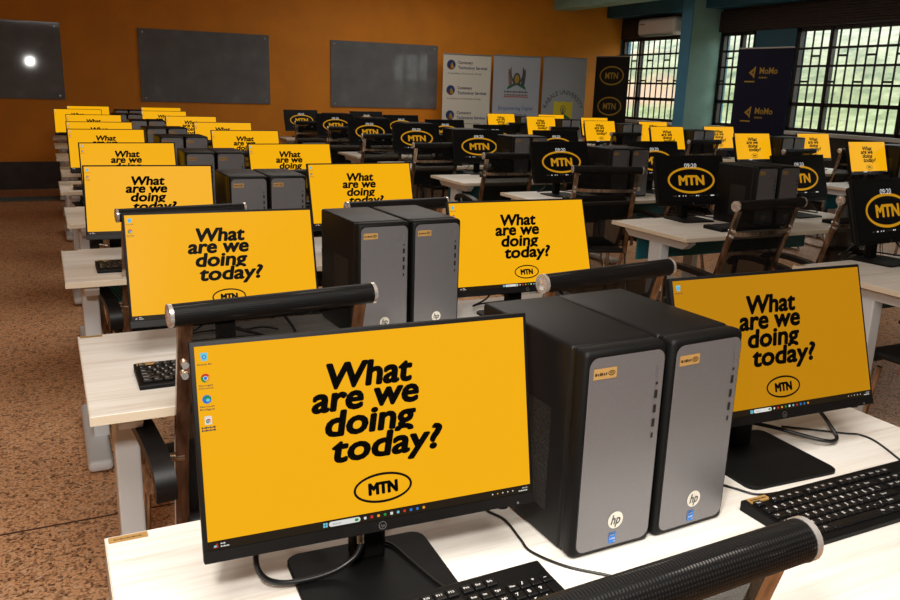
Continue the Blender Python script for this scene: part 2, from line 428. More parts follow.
# ------------------------------------------------------------------ desk
LEFT, MID, RIGHT = 'left block', 'middle block', 'right block'
ORD = ['zeroth', 'front', 'second', 'third', 'fourth', 'fifth', 'sixth', 'seventh', 'eighth', 'ninth']
DW, DD, DZ = 1.62, .62, .75
def rowname(r, blk):
    return '%s row of the %s' % (ORD[r], blk)
def make_desk(label):
    t = thing('computer_desk', label, 'desk')
    b = MB().box(0, DW, 0, DD, DZ-.022, DZ, 'desk_wood', .002)
    b.box(0, DW, -.0012, .0, DZ-.021, DZ-.001, 'desk_edge').box(-.0012, 0, 0, DD, DZ-.021, DZ-.001, 'desk_edge').box(DW, DW+.0012, 0, DD, DZ-.021, DZ-.001, 'desk_edge')
    b.build('top', t)
    f = MB()
    for x in (.06, DW-.12):
        tb = bmesh.new()
        prof = [(.05, DZ-.022), (DD-.05, DZ-.022), (DD-.05, DZ-.045), (DD-.09, DZ-.075), (.09, DZ-.075), (.05, DZ-.045)]
        va = [tb.verts.new((x, y, z)) for y, z in prof]; vb = [tb.verts.new((x+.05, y, z)) for y, z in prof]
        tb.faces.new(va); tb.faces.new(vb[::-1])
        for i in range(6): tb.faces.new((va[i], vb[i], vb[(i+1) % 6], va[(i+1) % 6]))
        bmesh.ops.recalc_face_normals(tb, faces=tb.faces); f.merge(tb, 'desk_metal')
    f.box(.1, DW-.1, .30, .34, DZ-.066, DZ-.022, 'desk_metal')
    f.build('frame', t)
    for x in (.055, DW-.115):
        l = MB().box(x, x+.06, .25, .35, .05, DZ-.074, 'desk_metal', .006).build('leg', t)
        MB().box(x-.035, x+.055, .0, DD+.03, .012, .055, 'desk_metal', .018, 3).box(x+.0, x+.06, .05, .09, 0, .014, 'black_plastic').box(x, x+.06, DD-.1, DD-.06, 0, .014, 'black_plastic').build('foot', l)
    MB().box(.13, DW-.13, DD-.09, DD-.075, .53, DZ-.05, 'teal_mesh').build('modesty_panel', t)
    s = MB(); F = lambda u, v: (u, v, DZ+.0006)
    s.rect(F, .004, .062, DD-.022, DD-.004, 'sticker_gold'); s.marks(F, .012, .054, DD-.0155, .004, 'sticker_ink')
    s.build('asset_label', t)
    return t
desk0 = make_desk('white desk')
D1 = [.63, 1.767, 3.07, 4.36, 5.66, 6.73, 8.05, 9.48, 10.83]
X1 = [.032, .036, .022, .064, .06, .09, .078, .085, .085]
D2 = {2: 1.83, 3: 3.12, 4: 4.42, 5: 5.61, 6: 6.85, 7: 8.05, 8: 9.45, 9: 10.8}
D3 = {5: 4.40, 6: 5.66, 7: 6.92, 8: 8.28, 9: 9.62, 10: 10.75}
X2, X3 = 2.885, 5.98
ORD.append('tenth')
used = []
def place(proto, loc, rz, label, group):
    if proto.name not in used:
        used.append(proto.name); o = proto; o.location = loc; o.rotation_euler = (0, 0, rz); o['label'] = label; o['group'] = group; return o
    return dup(proto, loc, rz, label, group)
for i, y in enumerate(D1):
    lab = 'white wood-grain desk, %s' % rowname(i+1, LEFT)
    if i == 0: lab = 'white wood-grain desk nearest the viewer, holding the two largest computer towers'
    place(desk0, (X1[i], y, 0), 0, lab, 'white desks of the left block')
for r, y in D2.items(): place(desk0, (X2, y, 0), 0, 'white desk with black lock-screen monitors, %s' % rowname(r, MID), 'white desks of the middle block')
for r, y in D3.items(): place(desk0, (X3, y, 0), 0, 'white desk under the windows, %s' % rowname(r-4, RIGHT), 'white desks of the right block')

# ------------------------------------------------------------------ monitor
PW, PH = .488, .292
SX, SZ0, SZ1 = .238, -.128, .140
TB = .012
def oval(s, F, cx, cy, rx, ry, th, mat, lw, lh, bold=.03):
    s.ring(F, cx, cy, rx, ry, th, mat); s.text(F, 'MTN', cx-lw/2, cx+lw/2, cy-lh/2, lh, mat, bold)
def chrome_icon(s, F, F2, x, z, r):
    s.disc(F, x, z, r, r, 'icon_red', 8, math.radians(30), math.radians(150))
    s.disc(F, x, z, r, r, 'icon_green', 8, math.radians(150), math.radians(270))
    s.disc(F, x, z, r, r, 'icon_orange', 8, math.radians(-90), math.radians(30))
    s.disc(F2, x, z, r*.5, r*.5, 'icon_white', 12); s.disc(lambda u, v: (u, F2(0, 0)[1]-.0001, v), x, z, r*.38, r*.38, 'icon_blue', 12)
tall = lambda y: y*1.13 if 0 <= y <= .49 else (.5537+(y-.49)*.98 if y > .49 else max(y, -.095))
tally = lambda y: y*1.13 if 0 <= y <= .49 else (.5537+(y-.49)*.98 if y > .49 else y)
def yellow_screen(panel, icons):
    s = MB(); F0, F, F2 = FX(-.0009), FX(-.0013), FX(-.0016)
    s.rect(F0, -SX, SX, SZ0+TB, SZ1, 'screen_yellow'); s.rect(F0, -SX, SX, SZ0, SZ0+TB, 'task_bar')
    H = SZ1-SZ0-TB; X = lambda f: -SX+2*SX*f; Z = lambda f: SZ1-H*f
    for body, a, b, base, hh in (('What', .362, .616, .290, .122), ('are we', .312, .632, .409, .122), ('doing', .348, .620, .546, .122), ('today?', .364, .702, .690, .122)):
        s.text(F, body, X(a), X(b), Z(base), hh*H, 'ink_black', .053, .16, space=1.0, ymap=tally if body == 'today?' else tall)
    oval(s, F, X(.508), Z(.870), .0435, .0215, .0036, 'ink_black', .041, .0160, .068)
    zz = SZ1-.014
    for k in range(icons):
        x, z = -SX+.0115, zz-k*.0275
        if k == 0:
            s.poly([F(x-.0035, z-.005), F(x+.0035, z-.005), F(x+.005, z+.0055), F(x-.005, z+.0055)], 'icon_cyan'); s.ring(F2, x, z, .0028, .0028, .001, 'icon_blue', 12)
        elif k == 1: chrome_icon(s, F, F2, x, z, .0058)
        elif k == 2:
            s.disc(F, x, z, .0058, .0058, 'icon_blue', 18); s.disc(F2, x+.001, z+.0012, .004, .0034, 'icon_green', 14); s.disc(FX(-.0018), x+.0012, z-.001, .0025, .0022, 'icon_cyan', 10)
        else: s.rect(F, x-.0045, x+.0045, z-.0055, z+.0055, 'icon_white'); chrome_icon(s, F2, FX(-.0019), x, z-.001, .003)
        cap = [('Recycle Bin',), ('Google', 'Chrome'), ('Microsoft', 'Edge'), ('welcome', 'notes')][k]
        for q_, c in enumerate(cap):
            if k == 3: s.marks(F, x-.009, x+.009, z-.0105-q_*.0036, .0022, 'icon_navy')
            else: s.text(F, c, x-.009, x+.009, z-.0105-q_*.0036, .0022, 'icon_navy', .02)
    zt = SZ0+TB/2
    for dx in (-1, 1):
        for dz in (-1, 1): s.rect(F, -.082+dx*.0017-.0014, -.082+dx*.0017+.0014, zt+dz*.0017-.0014, zt+dz*.0017+.0014, 'icon_cyan')
    s.rect(F, -.077, -.032, zt-.0035, zt+.0035, 'icon_white', .0034); s.text(F2, 'Search', -.072, -.060, zt-.001, .002, 'mark_grey', .01)
    s.disc(F2, -.0375, zt, .003, .0022, 'icon_green', 10)
    for k, c in enumerate(('icon_white', 'icon_red', 'icon_orange', 'icon_green', 'icon_white', 'icon_cyan', 'icon_red', 'icon_blue', 'icon_blue', 'icon_orange')):
        x = -.025+k*.0098
        if k % 3 == 1: s.rect(F, x-.002, x+.002, zt-.002, zt+.002, c, .0006)
        else: s.disc(F, x, zt, .0021, .0021, c, 12)
    s.poly([F(-SX+.006, zt-.003), F(-SX+.013, zt-.003), F(-SX+.012, zt+.003)], 'icon_red'); s.disc(F2, -SX+.009, zt-.001, .002, .0016, 'icon_cyan', 8)
    s.marks(F, -SX+.016, -SX+.022, zt+.0008, .0018, 'icon_white'); s.marks(F, -SX+.016, -SX+.027, zt-.003, .0018, 'icon_white')
    for k in range(5): s.disc(F, SX-.064+k*.0085, zt, .0011, .0011, 'icon_orange' if k == 1 else 'icon_white', 8)
    s.text(F, '09:20', SX-.014, SX-.005, zt+.0008, .002, 'icon_white', .01); s.marks(F, SX-.020, SX-.005, zt-.003, .0018, 'icon_white')
    return s.build('screen', panel)
def lock_screen(panel):
    s = MB(); F0, F = FX(-.0009), FX(-.0013)
    s.rect(F0, -SX, SX, SZ0, SZ1, 'screen_black')
    oval(s, F, .0, .0, .168, .078, .013, 'lock_yellow', .176, .054, .05)
    s.text(FX(-.0017), '09:20', -.043, .043, .074, .024, 'lock_white', .004)
    random.seed(9); x = -.14
    while x < .15:
        wd = random.choice((.006, .010, .018, .026)); s.rect(FX(-.0017), x, x+wd, -.094, -.088, 'lock_white' if random.random() < .55 else 'mark_grey'); x += wd+random.choice((.006, .012, .02))
    return s.build('screen', panel)
def make_monitor(kind, label, icons=2, cable=1):
    t = thing('computer_monitor', label, 'monitor')
    p = MB().box(-PW/2, PW/2, 0, .014, -PH/2, PH/2, 'black_plastic', .002)
    p.box(-PW/2+.004, PW/2-.004, .012, .040, -PH/2+.01, PH/2-.03, 'black_plastic', .012, 3)
    p.box(-PW/2+.001, PW/2-.001, -.0006, 0, -PH/2+.001, SZ0-.001, 'dark_case').box(-SX, SX, -.0003, 0, SZ0, SZ1, 'gloss_black')
    p = p.build('panel', t, (0, 0, .23), (-.295, 0, 0), 40)
    (yellow_screen(p, icons) if kind == 'yellow' else lock_screen(p))
    s = MB(); F = FX(-.001); zc = -PH/2+.009
    s.ring(F, 0, zc, .0058, .0058, .0008, 'port_rim', 20); s.text(F, 'hp', -.0032, .0032, zc-.0022, .0045, 'port_rim', .0, .3)
    s.build('brand_mark', p)
    s = MB(); s.cyl((SX-.022, .006, -PH/2+.004), (SX-.022, -.0012, -PH/2+.004), .0018, 'port_rim', 8); s.cyl((SX-.045, .006, -PH/2), (SX-.045, .006, -PH/2-.0015), .008, 'black_plastic', 12)
    s.build('power_button', p)
    MB().box(-.026, .026, .030, .062, .006, .23, 'black_plastic', .006).build('stand_neck', t)
    sb = MB(); tb = bmesh.new()
    pts = []
    for cx, cy, a0 in ((.083, -.105, -90), (.083, .065, 0), (-.097, .065, 90), (-.097, -.105, 180)):
        for q_ in range(5): pts.append((cx+.02*math.cos(math.radians(a0+q_*22.5)), cy+.02*math.sin(math.radians(a0+q_*22.5))))
    va = [tb.verts.new((x, y, 0)) for x, y in pts]; vb = [tb.verts.new((x, y, .0055)) for x, y in pts]; vc = [tb.verts.new((x*.985, y*.985, .007)) for x, y in pts]
    tb.faces.new(va[::-1]); tb.faces.new(vc)
    for A, B in ((va, vb), (vb, vc)):
        for q_ in range(len(pts)): tb.faces.new((A[q_], A[(q_+1) % len(pts)], B[(q_+1) % len(pts)], B[q_]))
    sb.merge(tb, 'black_plastic'); sb.build('stand_base', t)
    c = MB()
    if cable > 0: pts = [(.12, .05, .17), (.15, .035, .09), (.178, .008, .042), (.182, -.02, .012), (.14, -.02, .014), (.08, .06, .02), (.03, .12, .02)]
    else: pts = [(-.014, .035, .10), (-.02, .012, .045), (-.044, .008, .022), (-.085, .006, .012), (-.14, .008, .014), (-.168, .012, .036), (-.165, .03, .075), (-.13, .055, .15)]
    c.tube(pts, .0042, 'cable_black', 8)
    a, b = (Vector(pts[0]), Vector(pts[1])) if cable > 0 else (Vector(pts[0]), Vector(pts[1]))
    c.cyl(a+(b-a)*.55, a+(b-a)*.95, .0055, 'cable_metal', 8)
    c.tube([(.01, .08, .15), (.02, .11, .05), (.06, .13, .012), (.12, .15, .008), (.16, .12, .006)], .003, 'cable_black', 6)
    c.tube([(-.01, .08, .14), (-.05, .12, .04), (-.10, .13, .01), (-.05, .16, .006), (.06, .17, .006)], .003, 'cable_black', 6)
    c.build('video_cable', t, smooth=60)
    return t
monA = make_monitor('yellow', 'largest monitor in front, yellow wallpaper with four desktop icons', 4, -1)
monB = make_monitor('yellow', 'yellow monitor right of the two largest towers, with black cable beside its stand', 1, 1)
monY = make_monitor('yellow', 'y', 2, 1)
monK = make_monitor('lock', 'k', 0, 1)
GY, GK, GR = 'yellow-screened monitors of the left block', 'lock-screen monitors of the middle block', 'yellow-screened monitors of the right block'
def put_mon(proto, x, y, yaw, tilt, label, group, dz=0.):
    o = place(proto, (x, y, DZ), yaw, label, group); p = part(o, 'panel')
    p.rotation_euler = (-tilt, 0, 0); p.location = (0, 0, .23+dz); return o
put_mon(monA, .385, .99, -.048, .199, monA['label'], GY)
mb_ = put_mon(monB, 1.259, 1.08, -.046, .306, monB['label'], GY)
for nm in ('stand_base', 'stand_neck'): part(mb_, nm).location = (-.028, 0, 0)
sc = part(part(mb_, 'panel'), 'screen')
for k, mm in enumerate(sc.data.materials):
    if mm.name == 'screen_yellow': sc.material_slots[k].link = 'OBJECT'; sc.material_slots[k].material = MATS['screen_yellow_offaxis']
ML = {2: (.399, 2.136, -.043, .299), 3: (.359, 3.425, -.096, .309), 4: (.398, 4.721, 0, .297), 5: (.378, 6.035, -.01, .293), 6: (.398, 7.081, 0, .297), 7: (.434, 8.526, 0, .297), 8: (.351, 10.05, -.018, .306), 9: (.514, 11.242, 0, .293)}
MR = {2: (1.316, 2.145, -.031, .34), 3: (1.249, 3.408, .012, .293), 4: (1.266, 4.632, .028, .303), 5: (1.306, 5.99, .006, .296), 6: (1.384, 7.219, .009, .299), 7: (1.312, 8.443, .007, .299), 8: (1.233, 9.837, 0, .296), 9: (1.369, 11.18, 0, .297)}
for r in range(2, 10):
    for side, M_ in (('left', ML), ('right', MR)):
        x, y, yw, ti = M_[r]
        put_mon(monY, x, y, yw, ti, 'yellow wallpaper monitor at the %s seat, %s' % (side, rowname(r, LEFT)), GY)
KL = {2: (3.38, 2.40, .1), 3: (3.355, 3.64, -.06), 4: (3.24, 4.82, .05), 5: (3.37, 6.29, -.08), 6: (3.26, 7.38, -.05), 7: (3.173, 8.44, 0), 8: (3.256, 9.86, 0), 9: (3.20, 11.18, .08)}
KR = {2: (4.15, 2.40, 0), 3: (4.20, 3.60, .06), 4: (4.09, 4.84, .06), 5: (4.19, 6.32, .03), 6: (4.10, 7.3, 0), 7: (4.09, 8.45, .0), 8: (4.09, 9.74, .02), 9: (4.09, 11.0, .03)}
for r in range(2, 10):
    for side, M_ in (('left', KL), ('right', KR)):
        x, y, yw = M_[r]
        put_mon(monK, x, y, yw, .295, 'black lock-screen monitor at the %s seat, %s' % (side, rowname(r, MID)), GK)
RL = {5: (6.46, 4.85), 6: (6.35, 6.06), 7: (6.34, 7.32), 8: (6.46, 8.76), 9: (6.39, 10.07), 10: (6.32, 11.1)}
RR = {5: (7.30, 4.85), 6: (7.26, 6.10), 7: (7.29, 7.50), 8: (7.30, 8.72), 9: (7.25, 9.97), 10: (7.20, 11.05)}
for r in range(5, 11):
    for side, M_ in (('left', RL), ('right', RR)):
        x, y = M_[r]
        put_mon(monY, x, y, .02, .295, 'small yellow wallpaper monitor at the %s seat, %s' % (side, rowname(r-4, RIGHT)), GR)

# ------------------------------------------------------------------ tower
TW_, TD_, TH_ = .155, .303, .337
def make_tower(label, detail=True):
    t = thing('computer_tower', label, 'computer tower')
    w2 = TW_/2
    b = MB().box(-w2, w2, .034, TD_, .0, TH_, 'dark_case', .007, 3)
    b.box(-w2, w2, .0, .0325, .0, TH_, 'black_plastic', .010, 3)
    b.box(-w2+.003, w2-.003, .03, .036, .003, TH_-.003, 'port_black')
    b.build('case', t, smooth=40)
    f = MB(); F = FX(-.0012)
    x0, x1, z0, z1 = -w2+.0075, w2-.0075, .0105, TH_-.0105
    f.rect(FX(-.0006), x0-.0015, x1+.0015, z0-.0015, z1+.0015, 'gloss_black', .017, 6)
    f.rect(F, x0, x1, z0, z1, 'front_grey', .0155, 6)
    f.build('front_panel', t)
    s = MB(); F = FX(-.0018); F2 = FX(-.0022)
    s.disc(F, .002, .054, .0145, .0145, 'white_mark', 28); s.text(F2, 'hp', -.0075, .0115, .0475, .0155, 'mark_grey', .03, .28)
    s.build('brand_mark', t)
    s = MB(); s.rect(F, -.0085, .0055, .015, .033, 'sticker_blue', .001, 2); s.rect(F2, -.007, .002, .0275, .0315, 'sticker_navy')
    s.text(FX(-.0025), 'intel', -.006, .001, .0285, .002, 'white_mark', .01); s.text(F2, 'CORE', -.007, .0035, .0215, .0026, 'white_mark', .02); s.text(F2, 'i5', .0015, .0045, .0165, .0022, 'white_mark', .01)
    s.build('processor_sticker', t)
    s = MB(); s.rect(F, -w2+.015, -w2+.057, .293, .310, 'sticker_gold'); s.marks(F2, -w2+.0175, -w2+.039, .299, .0042, 'sticker_ink'); s.ring(F2, -w2+.0475, .3015, .0065, .004, .0012, 'sticker_ink', 16)
    s.text(F2, 'MTN', -w2+.0442, -w2+.0508, .3, .003, 'sticker_ink', .02)
    s.build('asset_label', t)
    xp = w2-.019
    s = MB(); s.rect(F, xp-.0026, xp+.0026, .285, .304, 'port_rim', .0025, 3); s.rect(F2, xp-.0019, xp+.0019, .2858, .3032, 'front_grey', .0018, 3)
    s.build('power_button', t)
    for z, hh, wd in ((.2725, .0042, .0042), (.255, .0125, .0052), (.231, .0125, .0052), (.208, .0125, .0052), (.187, .0075, .003)):
        s = MB(); rad = wd*.49 if hh < .005 else .0006
        s.rect(F, xp-wd/2-.0006, xp+wd/2+.0006, z-hh/2-.0006, z+hh/2+.0006, 'mark_grey', rad, 3); s.rect(F2, xp-wd/2, xp+wd/2, z-hh/2, z+hh/2, 'port_black', rad, 3)
        s.build('port', t)
    if detail:
        s = MB(); s.rect(lambda u, v: (-w2-.0006, u, v), .075, .19, .05, .225, 'vent_dark'); s.build('side_vent', t)
    return t
tow0 = make_tower('t')
def put_tow(x, y, yaw, label, group): return place(tow0, (x, y, DZ), yaw, label, group)
G1, G2, G3 = 'computer towers of the left block', 'computer towers of the middle block', 'computer towers of the right block'
def local(x, y, yaw, dx): return (x+math.cos(yaw)*dx, y+math.sin(yaw)*dx)
T1 = {1: (.670, .902, .03, .163), 2: (.741, 2.058, .035, .164), 3: (.641, 3.28, 0, .16), 4: (.655, 4.49, 0, .16), 5: (.69, 5.80, .03, .16), 6: (.72, 6.88, .05, .16), 7: (.72, 8.22, 0, .16), 8: (.67, 9.70, 0, .16), 9: (.80, 11.0, 0, .16)}
for r, (x, y, yw, p_) in T1.items():
    for k, side in enumerate(('left', 'right')):
        c = local(x, y, yw, .0775+k*p_)
        if r == 1: lab = ('front tower beside the largest monitor, vented side showing', 'front tower standing nearest the right monitor, its yellow dimmed for viewing angle')[k]
        else: lab = 'grey-fronted computer tower, %s of its pair, %s' % (side, rowname(r, LEFT))
        put_tow(c[0], c[1], yw if r > 1 else (.017, .053)[k], lab, G1)
TY2 = {2: 2.05, 3: 3.29, 4: 4.60, 5: 5.93, 6: 7.02, 7: 8.25, 8: 9.6, 9: 10.95}
for r, y in TY2.items():
    for k, side in enumerate(('left', 'right')):
        put_tow(3.505+(.15 if r == 2 else 0)+.0775+k*.172, y, 0, 'dim computer tower, %s of its pair, %s' % (side, rowname(r, MID)), G2)
for r in RL:
    x, y = RL[r]
    for k, side in enumerate(('left', 'right')):
        put_tow(x+.26+.0775+k*.163, y-.12, 0, 'distant computer tower, %s of its pair, %s' % (side, rowname(r-4, RIGHT)), G3)

# ------------------------------------------------------------------ keyboard
KW, KD = .435, .142
def make_keyboard(label):
    t = thing('keyboard', label, 'keyboard')
    b = MB(); tb = bmesh.new()
    prof = [(0, 0), (0, .010), (.006, .0135), (KD-.03, .019), (KD-.006, .022), (KD, .018), (KD, 0)]
    va = [tb.verts.new((-KW/2, y, z)) for y, z in prof]; vb = [tb.verts.new((KW/2, y, z)) for y, z in prof]
    tb.faces.new(va); tb.faces.new(vb[::-1])
    for i in range(len(prof)): tb.faces.new((va[i], vb[i], vb[(i+1) % len(prof)], va[(i+1) % len(prof)]))
    bmesh.ops.recalc_face_normals(tb, faces=tb.faces); bmesh.ops.bevel(tb, geom=tb.edges[:], offset=.0015, segments=1, affect='EDGES')
    b.merge(tb, 'black_plastic'); b.build('body', t)
    ks = MB(); lg = ks; u = .0188
    top = lambda y: .0135+(y-.006)*(.0055/(KD-.036))
    def key(x, y, wd, ch):
        z = top(y); ks.box(x+.001, x+wd-.001, y+.001, y+.0172, z, z+.0055, 'key_black', .0016, 1)
        if ch:
            F = lambda a, b_: (a, b_, z+.0058)
            n = len(ch); hh = .0062 if n == 1 else .0042; ww = .0048 if n == 1 else .0028*n
            lg.text(F, ch, x+.004, x+.004+ww, y+.007, hh, 'key_legend', .05)
    x0 = -KW/2+.008; ry = [.010+.0188*i for i in range(5)]
    rows = [[('Ctrl', 1.25), ('Win', 1.25), ('Alt', 1.25), ('', 6.25), ('Alt', 1.25), ('Win', 1.25), ('Fn', 1.25), ('Ctrl', 1.25)],
            [('Shift', 2.25)]+[(c, 1) for c in 'ZXCVBNM,./']+[('Shift', 2.75)],
            [('Caps', 1.75)]+[(c, 1) for c in "ASDFGHJKL;'"]+[('Enter', 2.25)],
            [('Tab', 1.5)]+[(c, 1) for c in 'QWERTYUIOP[]']+[('\\', 1.5)],
            [(c, 1) for c in '`1234567890-=']+[('Back', 2)]]
    for y, rw in zip(ry, rows):
        x = x0
        for ch, wd in rw: key(x, y, wd*u, ch); x += wd*u
    yf = ry[4]+.0235
    for k, (ch, p_) in enumerate([('Esc', 0)]+[('F%d' % (i+1), 2+i+(i//4)*.5) for i in range(12)]): key(x0+p_*u, yf-.001, u, ch)
    x2 = x0+15.25*u
    for i, ch in enumerate(('Prt', 'Scr', 'Brk')): key(x2+i*u, yf-.001, u, ch)
    for r_, rw in ((4, ('Ins', 'Hm', 'PgU')), (3, ('Del', 'End', 'PgD'))):
        for i, ch in enumerate(rw): key(x2+i*u, ry[r_], u, ch)
    key(x2+u, ry[1], u, '^')
    for i, ch in enumerate('<v>'): key(x2+i*u, ry[0], u, ch)
    x3 = x2+3.25*u
    for r_, rw in enumerate((('0', '', '.'), '123', '456', '789', ('Num', '/', '*'))):
        for i, ch in enumerate(rw):
            if r_ == 0 and i == 1: continue
            key(x3+i*u, ry[r_], u*(2 if r_ == 0 and i == 0 else 1), ch)
    key(x3+3*u, ry[4], u, '-')
    for r_, ch in ((0, 'Ent'), (2, '+')): ks.box(x3+3*u+.001, x3+4*u-.001, ry[r_]+.001, ry[r_+1]+.0172, top(ry[r_]), top(ry[r_+1])+.0055, 'key_black', .0016, 1)
    for k in range(3): lg.box(x3+(.8+k)*u, x3+(.8+k)*u+.004, yf+.009, yf+.0103, top(yf), top(yf)+.0006, 'key_legend')
    ks.build('keycaps', t)
    s = MB(); F = lambda a, b_: (a, b_, .0226+(b_-KD+.018)*.0)
    s.box(-KW/2+.006, -KW/2+.05, KD-.020, KD-.006, .0195, .0228, 'sticker_gold'); s.marks(lambda a, b_: (a, b_, .0231), -KW/2+.010, -KW/2+.046, KD-.015, .004, 'sticker_ink')
    s.build('asset_label', t)
    return t
kb0 = make_keyboard('k')
GKB = 'black keyboards on the white desks'
place(kb0, (1.252, .778, DZ), 0, 'black keyboard at the right front, reaching out of the picture', GKB)
place(kb0, (.392, .757, DZ), .02, 'black keyboard in front of the largest monitor, mostly out of the picture', GKB)
place(kb0, (.366, 1.892, DZ), .0, 'black keyboard at the left seat, second row of the left block', GKB)
place(kb0, (1.33, 1.87, DZ), .0, 'black keyboard at the right seat, second row of the left block', GKB)
place(kb0, (.35, 3.19, DZ), 0, 'black keyboard at the left seat, third row of the left block', GKB)
place(kb0, (1.25, 3.19, DZ), 0, 'black keyboard at the right seat, third row of the left block', GKB)
for r in range(4, 7): place(kb0, (ML[r][0]-.02, ML[r][1]-.29, DZ), 0, 'black keyboard at the left seat, %s' % rowname(r, LEFT), GKB)
for r in range(2, 7):
    for side, K_, dx in (('left', KL, .08), ('right', KR, .12)):
        place(kb0, (K_[r][0]+dx, max(D2[r]+.02, K_[r][1]-.42), DZ), 0, 'black keyboard at the %s seat, %s' % (side, rowname(r, MID)), GKB)

# ------------------------------------------------------------------ chair (origin under the top roll, sitter faces +Y)
def make_chair(label):
    t = thing('mesh_office_chair', label, 'chair')
    X = .198; zt = .985
    back = lambda z: (zt-z)*.28 if z > .62 else (zt-.62)*.28+(.62-z)*.16
    r_ = MB().cyl((-.226, 0, zt), (.226, 0, zt), .0235, 'roll_mesh', 24); r_.build('top_roll', t, smooth=50)
    for s in (-1, 1):
        c = MB().cyl((s*.224, 0, zt), (s*.232, 0, zt), .0245, 'chrome_cap', 24); c.cyl((s*.232, 0, zt), (s*.235, 0, zt), .016, 'chrome_cap', 20, .010); c.build('end_cap', t, smooth=40)
        b = MB().tube([(s*X, back(z), z) for z in (.975, .85, .62, .40)], 0, 'chrome', flat=(.030, .012), smooth=3); b.build('side_bar', t)
        c = MB()
        for z in (.868, .842): c.cyl((s*X, back(z)-.016, z), (s*X, back(z)+.016, z), .0075, 'chrome_cap', 12)
        c.build('bolt', t, smooth=40)
        a = MB().tube([(s*(X+.056), .02, .575), (s*(X+.056), .015, .615), (s*(X+.056), .07, .648), (s*(X+.056), .25, .665), (s*(X+.056), .36, .650), (s*(X+.056), .395, .615)], 0, 'arm_black', flat=(.044, .024), smooth=4)
        a.cyl((s*(X-.005), back(.625), .625), (s*(X+.056), back(.625), .635), .010, 'chrome', 10); ao = a.build('armrest', t, smooth=60)
        a = MB().tube([(s*(X+.056), .36, .64), (s*(X+.04), .37, .50), (s*(X+.015), .40, .40)], 0, 'chrome', flat=(.024, .010), smooth=3)
        a.build('arm_support', ao)
        l = MB().tube([(s*(X-.005), back(.42), .42), (s*(X+.01), .10, .25), (s*(X+.015), .02, .03), (s*(X+.015), .04, .014), (s*(X+.015), .30, .014), (s*(X+.015), .50, .014), (s*(X+.015), .54, .04), (s*(X+.005), .50, .40)], .012, 'chrome', 10, 5); l.build('leg', t, smooth=60)
    c = MB().tube([(-X, back(.855), .855), (-.12, back(.855)-.018, .850), (.12, back(.855)-.018, .850), (X, back(.855), .855)], 0, 'chrome', flat=(.020, .010), smooth=5); c.build('cross_bar', t)
    m_ = MB(); n = 10; zz = [zt-.015-(zt-.015-.47)*i/n for i in range(n+1)]
    k = m_.mi('back_mesh'); g = []
    for z in zz:
        sag = .02*math.sin(math.pi*(zt-z)/(zt-.47))
        g.append([m_.bm.verts.new((-X+.012+(2*X-.024)*j/6, back(z)+.004+sag*(1-(j/3-1)**2), z)) for j in range(7)])
    for a, b in zip(g, g[1:]):
        for j in range(6): m_.bm.faces.new((a[j], a[j+1], b[j+1], b[j])).material_index = k
    o = m_.build('backrest', t, smooth=80); so = o.modifiers.new('s', 'SOLIDIFY'); so.thickness = .002
    s_ = MB().box(-X+.01, X-.01, .11, .58, .425, .455, 'seat_black', .014, 3); s_.box(-X+.02, X-.02, .54, .60, .40, .445, 'seat_black', .018, 3); s_.build('seat', t, smooth=50)
    return t
ch0 = make_chair('c')
GC = 'black mesh chairs with chrome frames'
def put_chair(x, y, rz, label): return place(ch0, (x, y, 0), rz, label, GC)
put_chair(.473, .526, .035, 'black mesh chair nearest the viewer, woven top roll across the bottom edge')
put_chair(.424, 1.69, .10, 'black mesh chair behind the largest monitor, left seat of the second desk row')
put_chair(1.31, 1.69, .13, 'black mesh chair behind the front towers, right seat of the second desk row')
put_chair(.43, 3.07, .12, 'black mesh chair at the left seat, third row of the left block')
put_chair(1.27, 3.05, .10, 'black mesh chair at the right seat, third row of the left block')
for r in range(4, 7):
    for side, x in (('left', .43), ('right', 1.28)):
        put_chair(x, D1[r-1]-.05, random.uniform(-.08, .12), 'black mesh chair at the %s seat, %s' % (side, rowname(r, LEFT)))
C2 = {2: [(3.2, 1.55, .0), (4.1, 1.5, .05)], 3: [(2.945, 2.67, .08), (3.66, 2.70, .05)], 4: [(3.19, 4.22, -.35), (3.95, 4.2, 0)], 5: [(3.1, 5.28, -.05), (3.85, 5.3, .0)], 6: [(3.0, 6.35, 0), (3.8, 6.4, 0)], 7: [(3.0, 7.6, 0), (3.8, 7.6, 0)], 8: [(3.1, 9.0, 0), (3.9, 9.0, 0)], 9: [(3.1, 10.35, 0), (3.9, 10.35, 0)]}
for r, L in C2.items():
    for side, (x, y, a) in zip(('left', 'right'), L): put_chair(x, y, a, 'black mesh chair at the %s seat, %s' % (side, rowname(r, MID)))
for r in range(5, 11):
    for side, x in (('left', 6.4), ('right', 7.2)): put_chair(x, D3[r]-.12, random.uniform(-.1, .1), 'black mesh chair at the %s seat, %s' % (side, rowname(r-4, RIGHT)))

